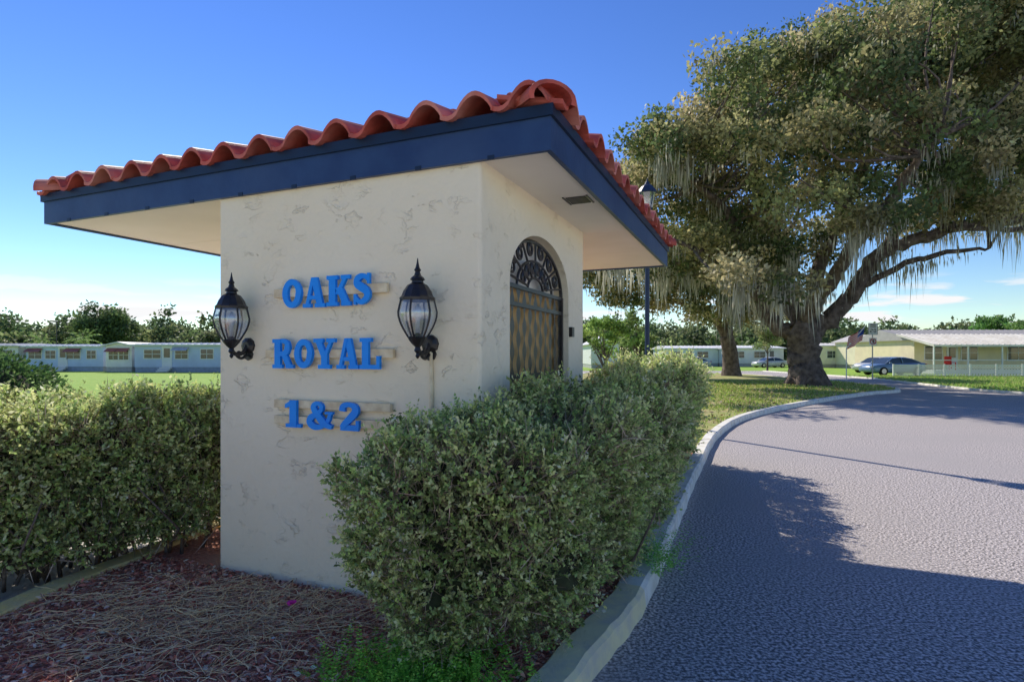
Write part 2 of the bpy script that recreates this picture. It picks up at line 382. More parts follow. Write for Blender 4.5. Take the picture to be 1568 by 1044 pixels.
for a,b,z,h in ((.61,1.50,1.912,.058),(.565,1.575,1.515,.055),(.585,1.50,1.188,.052),(.585,1.50,1.083,.052)):
    bst(mb,a,b,-.038,-.012,z-h/2,z+h/2)
    for q in (a+.1,(a+b)/2,b-.1): bst(mb,q-.012,q+.012,-.013,.002,z-.02,z+.02)
mb.obj('sign_slats',SLAT,G,bevel=.003)
cnt=[0]
class LM(MB):
    def prism(s,poly,T,db):
        cnt[0]+=1; d=db+.00035*(cnt[0]%9)
        n=len(poly);V=[T(x,y,.0) for x,y in poly]+[T(x,y,d) for x,y in poly]
        F=[tuple(range(n,2*n))]+[(i,(i+1)%n,n+(i+1)%n,n+i) for i in range(n)]
        s.add(V,F)
    def stroke(s,pts,wd,T,db,smooth=True,closed=False):
        Q=np.array(cat(pts,7,closed)) if smooth else np.array(pts,float)
        if closed: Q=np.vstack([Q,Q[:1]])
        n=len(Q); wds=np.interp(np.linspace(0,1,n),np.linspace(0,1,len(wd)),wd)
        tg=np.gradient(Q,axis=0)
        if closed: tg[0]=tg[-1]=tg[0]+tg[-1]
        tg/=np.linalg.norm(tg,axis=1)[:,None]; nn=np.stack([-tg[:,1],tg[:,0]],1)
        V=[];F=[]
        for i in range(n):
            d=db+.0004+.0035*i/n
            a=Q[i]+nn[i]*wds[i]/2; b=Q[i]-nn[i]*wds[i]/2
            V+=[T(a[0],a[1],0),T(a[0],a[1],d),T(b[0],b[1],d),T(b[0],b[1],0)]
        for i in range(n-1):
            for k in range(3): F.append((4*i+k,4*i+4+k,4*i+5+k,4*i+k+1))
        if not closed: F+=[(0,1,2,3),(4*n-1,4*n-2,4*n-3,4*n-4)]
        s.add(V,F)
R_=lambda a,b,c,d:('p',[(a,b),(c,b),(c,d),(a,d)])
def dg(x0,x1,y0,y1,w): return ('p',[(x0-w/2,y0),(x0+w/2,y0),(x1+w/2,y1),(x1-w/2,y1)])
def ell(cx,cy,rx,ry,a0,a1,n=9): return [(cx+rx*math.cos(a),cy+ry*math.sin(a)) for a in np.linspace(a0,a1,n)]
GL={
'O':(.86,[('c',ell(.43,.5,.31,.39,0,2*math.pi*11/12,12),[.25,.2,.21,.25,.2,.21,.25])]),
'A':(.98,[dg(.17,.44,.05,1,.14),dg(.76,.50,.05,1,.27),R_(.26,.26,.62,.39),R_(0,0,.36,.13),R_(.54,0,.98,.13)]),
'K':(1.02,[R_(.1,0,.38,1),R_(0,0,.48,.13),R_(0,.87,.48,1),dg(.44,.80,.38,.95,.17),R_(.60,.87,.98,1),dg(.84,.52,.05,.60,.30),R_(.62,0,1.02,.13)]),
'S':(.78,[('s',[(.66,.76),(.52,.89),(.36,.91),(.2,.82),(.19,.67),(.38,.55),(.57,.43),(.60,.25),(.45,.1),(.28,.09),(.11,.25)],[.12,.17,.24,.28,.24,.17,.12]),R_(.60,.66,.70,1),R_(.05,0,.15,.34)]),
'R':(1.02,[R_(.1,0,.38,1),R_(0,0,.48,.13),R_(0,.87,.4,1),('s',[(.34,.93),(.55,.93),(.70,.86),(.73,.72),(.68,.57),(.54,.50),(.34,.50)],[.14,.17,.26,.2,.14]),dg(.82,.54,.04,.5,.28),R_(.64,0,1.02,.13)]),
'Y':(1.0,[dg(.48,.2,.42,.95,.27),dg(.53,.82,.42,.95,.15),R_(.36,0,.64,.46),R_(0,.87,.44,1),R_(.6,.87,1,1),R_(.22,0,.78,.13)]),
'L':(.86,[R_(.1,0,.38,1),R_(0,.87,.5,1),R_(0,0,.86,.14),R_(.72,.1,.86,.42)]),
'1':(.68,[R_(.2,0,.48,1),R_(.03,0,.66,.13),('p',[(0,.70),(.25,.78),(.25,1),(0,.84)])]),
'&':(1.05,[('s',[(.93,.58),(.82,.28),(.58,.09),(.32,.07),(.13,.2),(.15,.38),(.35,.52),(.56,.66),(.58,.83),(.43,.92),(.29,.84),(.31,.68),(.55,.36),(.76,.16),(1.0,.08)],[.12,.16,.24,.22,.14,.14,.2,.26,.14]),R_(.72,.54,1.03,.63)]),
'2':(.8,[('s',[(.12,.68),(.16,.85),(.36,.92),(.58,.85),(.62,.67),(.45,.46),(.2,.2),(.15,.1)],[.22,.2,.16,.24,.26,.22,.2]),R_(.06,0,.74,.2),R_(.64,.1,.76,.36)])}
def word(txt,sL,sR,z0,h,gap=.1,dz=()):
    tot=sum(GL[c][0] for c in txt)+gap*(len(txt)-1); kx=(sL-sR)/tot; x=0
    for i,c in enumerate(txt):
        lm=LM(); zz=z0+(dz[i] if i<len(dz) else 0)
        T=lambda a,b,d,x=x,zz=zz: P(sL-(x+a)*kx,-.0385-d,zz+b*h)
        for g in GL[c][1]:
            if g[0]=='p': lm.prism(g[1],T,.020)
            else: lm.stroke(g[1],g[2],T,.020,True,g[0]=='c')
        lm.obj('letter_'+{'&':'ampersand','1':'one','2':'two'}.get(c,c.lower()),BLUE,G)
        x+=GL[c][0]+gap
word('OAKS',1.405,.705,1.808,.19,.08,(0,.0,.003,.006))
word('ROYAL',1.49,.645,1.42,.19,.06)
word('1&2',1.385,.79,1.04,.175,.22)
def lantern(s,zb,name):
    at=P(s,0,zb); c=P(s,-.145,zb); e=empty(name,c)
    mb=MB(); out=-np.array([Vv[0],Vv[1],0]); up=np.array([0,0,1.])
    mb.tube([at,at+out*.018,at+out*.03],[.055,.055,.03],10)
    mb.tube([at+up*-.06,at+out*.014+up*-.06],.04,8)
    arm=[at+out*.02,at+out*.05+up*-.045,at+out*.10+up*-.06,at+out*.14+up*-.035,at+out*.145+up*.02]
    mb.tube(cat(arm,5),.014,8)
    sw=[at+out*.02+up*-.06,at+out*.06+up*-.085,at+out*.10+up*-.07,at+out*.09+up*-.045,at+out*.07+up*-.05]
    mb.tube(cat(sw,5),.010,8)
    mb.lathe(c,[(.004,-.085),(.013,-.07),(.008,-.055),(.02,-.04),(.014,-.02),(.035,0),(.05,.02),(.056,.032),(.05,.04)],12)
    zt=.25; n=6
    def rad(z): 
        q=(z-.035)/(zt-.035); return .052+.058*math.sin(min(q*1.45,1)*math.pi/2)-.018*max(0,q-.65)/.35
    for i in range(n):
        a=2*math.pi*i/n+.3
        pts=[c+np.array([rad(z)*math.cos(a),rad(z)*math.sin(a),z]) for z in np.linspace(.035,zt,10)]
        mb.tube(pts,.006,6)
    mb.lathe(c,[(.085,zt-.012),(.100,zt-.006),(.102,zt+.006),(.090,zt+.018),(.080,zt+.045),(.058,zt+.078),(.034,zt+.092),(.032,zt+.105),(.043,zt+.11),(.036,zt+.122),(.02,zt+.135),(.014,zt+.155),(.02,zt+.165),(.012,zt+.178),(.006,zt+.205),(.002,zt+.232)],12,rot=.3)
    mb.lathe(c,[(.02,.03),(.024,.05),(.01,.06)],8)
    mb.obj('frame',BLACK,e)
    g=MB(); V=[];zs=np.linspace(.036,zt-.006,10)
    for z in zs:
        for j in range(18):
            a=.3+2*math.pi*j/18; rr=rad(z)*(.97 if j%3==0 else .985); V.append(c+np.array([rr*math.cos(a),rr*math.sin(a),z]))
    g.add(V,[(i*18+j,i*18+(j+1)%18,(i+1)*18+(j+1)%18,(i+1)*18+j) for i in range(9) for j in range(18)])
    g.obj('glass_panes',LGL,e,smooth=True)
    b=MB(); b.lathe(c,[(.013,.06),(.013,.13),(.024,.15),(.028,.175),(.016,.2),(.002,.225)],10); b.obj('bulb',WHITE,e,smooth=True)
    return e
lantern(1.76,1.57,'wall_lantern'); lantern(.325,1.57,'wall_lantern')
mb=MB(); mb.tube([P(.315,-.012,0),P(.315,-.012,1.53)],.011,8); mb.obj('electrical_conduit',SLAT,G)

# ---------------- hedges
def sdist(poly,X,Y):
    n=len(poly); d=np.full(X.shape,1e9); ins=np.zeros(X.shape,bool); nx=np.zeros(X.shape);ny=np.zeros(X.shape)
    for i in range(n):
        a=poly[i];b=poly[(i+1)%n]; ex,ey=b[0]-a[0],b[1]-a[1]
        t=((X-a[0])*ex+(Y-a[1])*ey)/(ex*ex+ey*ey); t=t.clip(0,1)
        qx=a[0]+t*ex;qy=a[1]+t*ey; dd=np.hypot(X-qx,Y-qy); m=dd<d; d=np.where(m,dd,d); nx=np.where(m,qx-X,nx);ny=np.where(m,qy-Y,ny)
        c=((a[1]>Y)!=(b[1]>Y))&(X<(b[0]-a[0])*(Y-a[1])/(b[1]-a[1]+1e-12)+a[0]); ins^=c
    s=np.where(ins,d,-d); g=np.where(ins,1,-1)/(d+1e-6)
    return s,nx*g,ny*g
def lump(X,Y,Z,a=1.):
    return a*(.08*np.sin(5.1*X+2*Z+1)*np.sin(4.3*Y+1.7*Z)+.06*np.sin(11*X+3.1*Y)*np.sin(9*Z+5*Y+2)+.025*np.sin(23*X+17*Y+19*Z))
HC=[(.46,.56,.17),(.32,.44,.13),(.72,.75,.31),(.20,.29,.09),(.60,.63,.28),(.42,.48,.22)]
def hedge(name,poly,ztop,zbot,shrink,nspr,e0,cols=HC,ls=.022):
    poly=[np.array(p,float) for p in poly]; pa=np.array(poly)
    mn=pa.min(0)-.1; mx=pa.max(0)+.1; M=900000
    X=rng.uniform(mn[0],mx[0],M);Y=rng.uniform(mn[1],mx[1],M);Z=rng.uniform(zbot,1.5,M)
    D=np.sqrt(X*X+Y*Y); zt=ztop(X,Y)
    sd,nx,ny=sdist(poly,X,Y)
    hh=((zt-Z)/zt).clip(0,1); side_=sd-shrink*hh**1.3
    top=zt-Z; bot=(Z-zbot)
    r=.2; qs=np.maximum(r-side_,0); qt=np.maximum(r-top,0); dist=np.where((side_<r)&(top<r), r-np.hypot(qs,qt), np.minimum(side_,top))
    dist=np.minimum(dist,bot+.05)+lump(X,Y,Z)
    keep=(dist>0)&(dist<.16)
    pr=np.where(dist<.08,1,.4)/(D**1.35); keep&=rng.random(M)<pr/pr[keep].max()*1.0
    I=np.where(keep)[0]; rng.shuffle(I); I=I[:nspr]
    X,Y,Z,D=X[I],Y[I],Z[I],D[I]; n=len(I); dep=dist[I]
    wt=(qt[I]+.02); ws=(qs[I]+.02)
    out=np.stack([nx[I]*ws,ny[I]*ws,wt],1); out/=np.linalg.norm(out,axis=1)[:,None]
    dr=out*.9+rdir(n)*.8+np.array([0,0,.45]); dr/=np.linalg.norm(dr,axis=1)[:,None]
    sc_=1+.16*(D-2.4).clip(0,20); SLn=.085*sc_*rng.uniform(.5,1.35,n); lg=rng.random(n)<.05; SLn=np.where(lg,SLn*1.7,SLn); base=np.stack([X,Y,Z],1)
    m=12
    tt=(np.arange(m)+.5)/m; PP=base[:,None,:]+dr[:,None,:]*(SLn[:,None]*tt[None,:])[:,:,None]
    ld=dr[:,None,:]*.55+rng.normal(size=(n,m,3))*.62; sdv=rng.normal(size=(n,m,3))
    L=(ls*sc_)[:,None]*rng.uniform(.6,1.25,(n,m)); 
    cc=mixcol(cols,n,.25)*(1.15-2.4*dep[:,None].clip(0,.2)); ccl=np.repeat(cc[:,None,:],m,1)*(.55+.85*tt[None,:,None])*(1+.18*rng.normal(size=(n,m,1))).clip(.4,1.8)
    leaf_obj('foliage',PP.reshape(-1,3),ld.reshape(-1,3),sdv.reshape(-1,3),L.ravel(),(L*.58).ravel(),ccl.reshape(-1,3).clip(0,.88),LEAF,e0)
    tw=base-dr*.10
    leaf_obj('twigs',tw,dr,rdir(n),SLn+.10,.0035*sc_,mixcol([(.46,.34,.25),(.3,.21,.15)],n),CHIP,e0)
    k=n//4; b2=base[:k]-dr[:k]*.05
    leaf_obj('dead_twigs',b2,dr[:k]*.6+rdir(k)*.7,rdir(k),.15*sc_[:k],.0045*sc_[:k],mixcol([(.68,.52,.42),(.45,.28,.22)],k),CHIP,e0)
    den=[]
    for i in range(len(poly)):
        a=poly[i];b=poly[(i+1)%len(poly)]
        for q in range(4): den.append(a+(b-a)*q/4)
    den=np.array(den); tg=np.roll(den,-1,0)-np.roll(den,1,0); tg/=np.linalg.norm(tg,axis=1)[:,None]; nn=np.stack([-tg[:,1],tg[:,0]],1)
    ar=.5*np.sum(den[:,0]*np.roll(den[:,1],-1)-np.roll(den[:,0],-1)*den[:,1])
    if ar<0: nn=-nn
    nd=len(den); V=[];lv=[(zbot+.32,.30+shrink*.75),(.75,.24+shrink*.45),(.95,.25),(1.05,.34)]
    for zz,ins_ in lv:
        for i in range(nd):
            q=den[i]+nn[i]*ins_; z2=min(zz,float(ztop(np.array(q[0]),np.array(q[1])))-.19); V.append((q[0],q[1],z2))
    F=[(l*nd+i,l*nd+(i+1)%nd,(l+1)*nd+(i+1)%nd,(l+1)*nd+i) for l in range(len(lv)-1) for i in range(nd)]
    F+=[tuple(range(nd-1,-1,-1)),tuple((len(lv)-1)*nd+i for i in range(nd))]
    mb=MB(); mb.add(V,F); mb.obj('inner_shade_core',SHADECORE,e0)  # solid dark core, painted shade that shows through gaps in the foliage
    mb=MB(); c=0
    xs=rng.uniform(mn[0],mx[0],4000);ys=rng.uniform(mn[1],mx[1],4000); sd,_,_=sdist(poly,xs,ys)
    for x,y,s in zip(xs,ys,sd):
        if s<shrink*.9+.08: continue
        p=np.array([x,y,0.]); q=p+np.array([*rng.normal(0,.12,2),.25]); r_=q+np.array([*rng.normal(0,.15,2),.35])
        mb.tube([p-[0,0,.03],(p+q)/2+rng.normal(0,.015,3),q,r_],[.014,.012,.009,.005],5); c+=1
        if c>150: break
    mb.obj('stems',BARK,e0,smooth=True)
polyR=[(-.84,2.95),(-.88,2.62),(-.55,2.38),(.05,2.36),(.58,2.80),(1.04,3.75),(1.68,5.35),(2.3,7.2),(2.95,9.1),(2.0,9.5),(1.2,7.0),(.72,5.3),(.1,3.78),(-.12,3.22),(-.45,3.25)]
e=empty('boxwood_hedge',(.8,4.5,0))
hedge('hedge_r',polyR,lambda x,y: 1.17+.03*(np.asarray(y)-2.5).clip(0,6)+.03*np.sin(3*np.asarray(x)+2*np.asarray(y))-.28*(-.28-np.asarray(x)).clip(0,.7),.05,.38,31000,e)
polyL=[(-2.15,4.30),(-2.6,3.95),(-3.2,3.45),(-4.2,3.2),(-5.2,3.6),(-4.6,4.6),(-3.4,5.2),(-2.2,5.4),(-1.95,5.0)]
e=empty('boxwood_hedge',(-3.2,4.5,0))
hedge('hedge_l',polyL,lambda x,y: 1.11+.035*np.sin(2.3*np.asarray(x)),.14,.22,17000,e)
e=empty('round_shrub',(-9.2,10,-.1))
n=9000; d=rdir(n); R=rng.uniform(.75,1.0,n)[:,None]*(1+.08*np.sin(d[:,:1]*9)*np.sin(d[:,1:2]*8))
leaf_obj('foliage',np.array([-9.3,10,.6])+d*R*np.array([1.35,1.35,1.0]),d+rdir(n)*.8,rdir(n),.09,.05,mixcol([(.06,.13,.035),(.11,.19,.06)],n),LEAF,e)
mb=MB(); mb.lathe((-9.3,10,-.1),[(.3,0),(.9,.3),(.95,.9),(.6,1.3),(.1,1.4)],10); mb.obj('inner_shade_core',SHADECORE,e)  # dark solid filling the shrub, its colour stands for inner shade

# ---------------- mulch chips, straw, weeds, grass
def inpoly(poly,X,Y): return sdist(poly,X,Y)[0]>0.02
n=70000; X=rng.uniform(-3.2,1.0,n); Y=2.2+rng.random(n)**1.3*3.2; m=inpoly(INN,X,Y); q=(np.stack([X,Y],1)-C0); ss=q@U; tt=q@Vv
m&=~((ss>-.0)&(tt>-.0)); X,Y=X[m],Y[m]; n=len(X)
dr=rdir(n)*np.array([1,1,.25]); L=rng.uniform(.012,.05,n)
leaf_obj('mulch_chips',np.stack([X,Y,.008+rng.random(n)*.014],1),dr,rdir(n)*np.array([1,1,.5]),L,L*rng.uniform(.25,.55,n),mixcol([(.70,.21,.14),(.88,.48,.33),(.38,.12,.09),(.93,.68,.50),(.58,.24,.15)],n,.3).clip(0,.93),CHIP)
n=1900; X=rng.normal(-1.6,.55,n);Y=rng.normal(3.3,.34,n); m=inpoly(INN,X,Y)&((np.stack([X,Y],1)-C0)@Vv<-.08); X,Y=X[m],Y[m]; n=len(X)
mb=MB()
for x,y in zip(X,Y):
    a=rng.uniform(0,6.28); l=rng.uniform(.07,.26); k=rng.normal(0,.7); z=.02+rng.random()*.025
    p=[];an=a;c=np.array([x,y,z])
    for i in range(5): p.append(c.copy()); c=c+np.array([math.cos(an)*l/4,math.sin(an)*l/4,rng.normal(0,.006)]); c[2]=max(c[2],.012); an+=k/4+rng.normal(0,.15)
    mb.tube(p,.0019,3,0 if rng.random()<.7 else 1,cap=False)
mb.obj('dead_grass_straw',[mk('straw',(.96,.76,.43),(.85,.61,.34),scale=30),mk('straw_brown',(.55,.34,.22),scale=30)])
def weeds(cx,cy,sx_,sy_,nf,hgt,cols,e):
    A=[];Dd=[];S=[];Ls=[]
    for i in range(nf):
        x,y=rng.normal(cx,sx_),rng.normal(cy,sy_); an=rng.uniform(0,6.28); lean=rng.uniform(.2,1.1); l=hgt*rng.uniform(.5,1.2)
        d0=np.array([math.cos(an)*lean,math.sin(an)*lean,1.]);d0/=np.linalg.norm(d0); c=np.array([x,y,.0])
        for k in range(14):
            c=c+d0*l/14; d0=d0+np.array([0,0,-.07]);d0/=np.linalg.norm(d0)
            sdv=np.cross(d0,[0,0,1.]);sdv/=np.linalg.norm(sdv)+1e-6
            for sg in (-1,1):
                A.append(c.copy());Dd.append(sdv*sg+d0*.4+rng.normal(0,.15,3));S.append(d0+rng.normal(0,.3,3));Ls.append(.028*rng.uniform(.7,1.2)*(1-.5*k/14))
    A=np.array(A);n=len(A);Ls=np.array(Ls)
    return leaf_obj('fern_leaves',A,np.array(Dd),np.array(S),Ls,Ls*.45,mixcol(cols,n).clip(0,.85),GRASSB,e)
e=empty('fern_weeds',(-.35,2.75,0)); weeds(-.40,2.66,.2,.13,380,.2,[(.26,.62,.08),(.44,.80,.12),(.2,.44,.06)],e)
e=empty('fern_weeds',(1.15,4.2,0)); weeds(1.06,4.15,.07,.14,55,.36,[(.24,.55,.12),(.38,.68,.18)],e)
e=empty('pink_flower',(-1.32,3.32,0)); A=[];Dd=[]
for i in range(14):
    a=i*2.4; A.append((-1.28,3.36,.06)); Dd.append((math.cos(a),math.sin(a),.5))
leaf_obj('petals',np.array(A),np.array(Dd),rdir(14),.034,.026,np.tile([.95,.1,.6],(14,1)),GRASSB,e)
def blades(name,X,Y,z,L,W,cols):
    n=len(X); leaf_obj(name,np.stack([X,Y,np.full(n,z)],1),np.stack([rng.normal(0,.45,n),rng.normal(0,.45,n),np.ones(n)],1),rdir(n)*[1,1,0],L*rng.uniform(.5,1.3,n),W,mixcol(cols,n).clip(0,.8),GRASSB)
n=110000; Y=8.5+rng.random(n)**1.6*26; X=rng.uniform(0,19,n)*1.0; m=inpoly(INN,X,Y)&~((Y<9.6)&(X<2.9))
m&=(np.sin(X*1.3+Y*.7)*np.sin(Y*1.1-X*.5)+rng.normal(0,.35,n))>-.35; X,Y=X[m],Y[m]
blades('island_grass_blades',X,Y,0,.055+.002*Y,.012+.0012*Y,[(.30,.45,.07),(.45,.54,.12),(.64,.54,.27),(.24,.35,.06)])
n=40000; X=rng.uniform(21,50,n);Y=rng.uniform(19,44,n); m=~inpoly([(0,0),(60,12),(30,19),(22.5,22.8),(21.3,26),(23,33),(25,40),(26,60),(0,60)],X,Y); 
blades('roadside_grass_blades',X[m],Y[m],-.02,.12,.06,[(.25,.42,.08),(.36,.5,.12),(.5,.47,.19)])
n=3500; X=rng.uniform(2.5,18,n);Y=rng.uniform(9,30,n); m=inpoly(INN,X,Y); X,Y=X[m],Y[m];n=len(X)
leaf_obj('fallen_leaves',np.stack([X,Y,np.full(n,.05)],1),rdir(n)*[1,1,.3],rdir(n)*[1,1,.3],.10,.065,mixcol([(.5,.33,.18),(.35,.23,.12),(.65,.48,.3)],n),CHIP)

# ---------------- trees
def crown(blobs,ncl,per,lsz,cr,cols,e,name='crown_foliage',flat=.7):
    tot=sum(b[3]**2 for b in blobs); Pn=[];Cn=[];centers=[]
    for b in blobs:
        c=np.array(b[:3]);r=b[3]; k=max(3,int(ncl*r*r/tot))
        d=rdir(k); d[:,2]=d[:,2]*.9+.05
        cc=c+d*r*rng.uniform(.45,1.0,k)[:,None]*np.array([1,1,.85])
        for q in cc:
            centers.append(q); rr=cr*rng.uniform(.55,1.35); m=int(per*(rr/cr)**2)
            p=rdir(m)*rr*rng.random(m)[:,None]**.45*np.array([1,1,flat]); Pn.append(q+p)
            base=np.array(cols[rng.integers(len(cols))])*rng.uniform(.75,1.3)
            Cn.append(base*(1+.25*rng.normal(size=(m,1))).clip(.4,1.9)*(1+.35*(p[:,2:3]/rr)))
    Pn=np.vstack(Pn);Cn=np.vstack(Cn).clip(0.005,.85);n=len(Pn)
    L=lsz*rng.uniform(.6,1.3,n)
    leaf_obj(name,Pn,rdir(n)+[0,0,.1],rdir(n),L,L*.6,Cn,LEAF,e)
    return np.array(centers)
def mossobj(anchors,n,per,lmin,lmax,wd,e,spread=.35):
    I=rng.integers(0,len(anchors),n); A=[];Dd=[];L=[];C=[]
    for i in I:
        a=anchors[i]; l0=rng.uniform(lmin,lmax)*rng.uniform(.5,1); col=np.array([.60,.57,.45])*rng.uniform(.55,1.15); sp=spread*rng.uniform(.4,1.2)
        for k in range(per):
            off=rng.normal(0,sp,2); p=a+np.array([*off,rng.normal(0,.15)]); l=l0*rng.uniform(.3,1.1)*math.exp(-np.dot(off,off)/(2*sp*sp+1e-6)*.5)
            A.append(p);Dd.append((rng.normal(0,.07),rng.normal(0,.07),-1));L.append(l);C.append(col*rng.uniform(.75,1.25))
    n=len(A); L=np.array(L)
    leaf_obj('spanish_moss',np.array(A),np.array(Dd),rdir(n)*[1,1,.05],L,wd*rng.uniform(.6,1.4,n),np.array(C).clip(0,.85),MOSS,e)
DP=29.5
def T3(x,y,dy=0): 
    q=px(x,y,DP); q[1]+=dy; return q
e=empty('live_oak_tree',T3(1235,590))
mb=MB()
limbs=[([T3(1236,594),T3(1234,570),T3(1230,530),T3(1226,500)],[1.05,.8,.75,.8]),
 ([T3(1232,520),T3(1262,490,-.3),T3(1295,455,-.6),T3(1315,405,-1),T3(1350,382,-1.5),T3(1420,362,-2),T3(1500,352,-2),T3(1575,338,-2),T3(1680,290,-2)],[.5,.45,.4,.35,.3,.27,.22,.16,.1]),
 ([T3(1222,515),T3(1185,490,.3),T3(1155,450,0),T3(1135,410,-.5),T3(1110,350,-1),T3(1060,300,-1.5),T3(1000,270,-2)],[.45,.38,.32,.27,.22,.16,.08]),
 ([T3(1228,510),T3(1225,430,1),T3(1215,340,2),T3(1190,240,2.5),T3(1180,150,2.5)],[.5,.4,.32,.22,.1]),
 ([T3(1240,510),T3(1265,420,1),T3(1310,320,1),T3(1345,220,.5),T3(1360,110,0)],[.45,.36,.28,.2,.1]),
 ([T3(1315,405,-1),T3(1370,340,-1),T3(1440,270,0),T3(1530,190,0)],[.27,.22,.18,.08]),
 ([T3(1300,445,-.6),T3(1345,415,-2),T3(1385,402,-3),T3(1415,402,-4)],[.17,.14,.11,.05]),
 ([T3(1420,362,-2),T3(1480,372,-3),T3(1540,360,-4),T3(1600,365,-5)],[.15,.12,.1,.05]),
 ([T3(1228,500),T3(1230,430,-3),T3(1240,360,-6),T3(1260,300,-8)],[.38,.3,.22,.1]),
 ([T3(1228,500),T3(1250,420,4),T3(1300,330,7),T3(1350,270,9)],[.42,.34,.24,.1]),
 ([T3(1155,450,0),T3(1110,425,-1),T3(1060,400,-2),T3(990,380,-3)],[.24,.2,.15,.06])]
lp=[]
for p_,r_ in limbs:
    q=cat(p_,6); q=[a+rng.normal(0,.06,3) for a in q]; mb.tube(q,r_,10); lp+=q[4:]
for a in np.linspace(0,6.28,9)[:-1]:
    b=T3(1236,592); mb.tube(cat([b+[0.3*math.cos(a),.3*math.sin(a),1.2],b+[.7*math.cos(a),.7*math.sin(a),.4],b+[1.25*math.cos(a),1.25*math.sin(a),-.15]],4),[.3,.3,.1],7)
lp=np.array(lp)
B=[(1270,100,100),(1185,150,105),(1075,250,110),(1010,235,70),(1120,340,105),(1240,250,120),(1400,110,110),(1500,80,110),(1570,190,120),(1450,220,120),(1330,180,130),(1670,160,140),(1610,300,60),(1070,385,65),(1190,385,60),(1330,310,70),(970,300,70),(1420,60,75),(1130,110,60),(1520,270,80),(1350,70,70),(960,380,50),(1000,400,40),(1270,360,50),(1430,310,55),(1750,250,110),(1225,75,55),(1470,35,75),(1570,50,85),(1650,40,90),(1120,200,70),(1300,50,60),(1380,330,45),(1480,325,45),(1550,320,45),(1500,10,90),(1400,20,70),(1120,430,45),(1210,430,40),(1030,200,60),(1330,120,90),(1560,10,70)]
blobs=[]
for i,(x,y,r) in enumerate(B):
    R=r*DP/FP
    for k in range(2):
        dy=rng.uniform(-8.5,6.5); f=(DP+dy)/DP
        blobs.append((*(px(x,y,DP+dy)),R*f*rng.uniform(.85,1)))
OC=[(.42,.37,.17),(.28,.30,.12),(.54,.46,.25),(.16,.21,.075),(.11,.155,.06),(.37,.35,.17)]
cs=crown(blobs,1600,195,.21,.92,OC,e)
for q in cs[rng.permutation(len(cs))[:420]]:
    j=np.argmin(np.linalg.norm(lp-q,axis=1)+np.maximum(0,lp[:,2]-q[2])*1.0); a=lp[j]; mid=(a+q)/2+rng.normal(0,.35,3)-[0,0,.2]
    l=np.linalg.norm(q-a); mb.tube(cat([a,mid,q],3),[.03+.012*l,.025+.005*l,.02],5)
mb.obj('trunk_and_limbs',BARK,e,smooth=True)
under=np.array([q for q in cs if not np.any((np.hypot(cs[:,0]-q[0],cs[:,1]-q[1])<1.3)&(cs[:,2]<q[2]-.6))])
ul=under[under[:,0]<13.5]; ur=under[under[:,0]>=13.5]
lm_=lp[(lp[:,2]>3.5)&(lp[:,2]<11)]
mossobj(ul-[0,0,.3],190,18,.9,3.0,.055,e)
mossobj(ur-[0,0,.2],130,16,.8,2.6,.05,e)
mossobj(lm_-[0,0,.1],190,16,.7,2.6,.05,e)
mossobj(cs,800,12,.5,1.6,.06,e)
e=empty('live_oak_tree',px(1120,575,44)); D2=44
def T4(x,y,dy=0): q=px(x,y,D2); q[1]+=dy; return q
mb=MB()
for p_,r_ in [([T4(1120,579),T4(1119,560),T4(1117,535),T4(1112,515)],[.85,.62,.55,.5]),([T4(1115,520),T4(1095,490),T4(1060,470),T4(1010,455)],[.4,.3,.2,.08]),([T4(1115,520),T4(1125,490,1),T4(1150,465,2),T4(1180,450,2)],[.4,.3,.2,.08]),([T4(1114,520),T4(1112,470),T4(1110,420)],[.35,.25,.1]),([T4(1100,497),T4(1085,450,-2),T4(1040,430,-2)],[.25,.2,.08])]:
    mb.tube(cat(p_,5),r_,9)
mb.obj('trunk_and_limbs',BARK,e,smooth=True)
blobs=[(*px(x,y,D2+rng.uniform(-4,4)),r*D2/FP) for x,y,r in [(945,430,45),(1000,445,40),(1050,420,60),(1110,420,60),(1160,440,50),(1190,470,35),(1080,455,45),(1135,475,30),(920,400,50),(1000,390,60),(1170,400,60),(1100,370,70)]]
cs2=crown(blobs,330,150,.28,1.1,OC,e)
mossobj(cs2,150,14,1.,3.2,.08,e,.5)
def smalltree(name,x,y,base,top,wd,d,cols,n=60,per=120,ls=.12):
    b=px(x,base,d); b[2]=0; e=empty(name,b); h=H+(545-top)/FP*d; r=wd*d/FP/2
    mb=MB(); mb.tube([b-[0,0,.1],b+[.05,0,h*.4],b+[-.05,0,h*.8]],[.06+.01*h,.05,.02],7)
    for i in range(9):
        a=rng.uniform(0,6.28); mb.tube([b+[0,0,h*rng.uniform(.25,.5)],b+[r*.7*math.cos(a),r*.7*math.sin(a),h*rng.uniform(.6,.85)]],[.035,.012],5)
    mb.obj('trunk',BARK,e)
    bl=[(b[0]+rng.normal(0,r*.35),b[1]+rng.normal(0,r*.35),h*rng.uniform(.5,.85),r*rng.uniform(.35,.55)) for _ in range(8)]
    crown(bl,n,per,ls,r*.28,cols,e)
smalltree('young_tree',925,0,560,480,75,26,[(.32,.48,.12),(.42,.55,.16),(.2,.32,.08)],50,90,.14)
smalltree('young_tree',975,0,560,470,60,34,[(.2,.32,.1),(.3,.4,.14)],50,90,.16)
smalltree('young_tree',1175,0,566,490,50,62,[(.3,.38,.14),(.4,.4,.2)],40,90,.25)
smalltree('citrus_tree',1520,0,560,480,70,75,[(.14,.28,.08),(.2,.36,.1)],60,120,.3)
smalltree('citrus_tree',1565,0,560,488,60,70,[(.14,.28,.08),(.22,.36,.1)],60,120,.3)
smalltree('round_oak',155,0,560,480,105,95,[(.09,.14,.055),(.13,.18,.07)],130,160,.5)
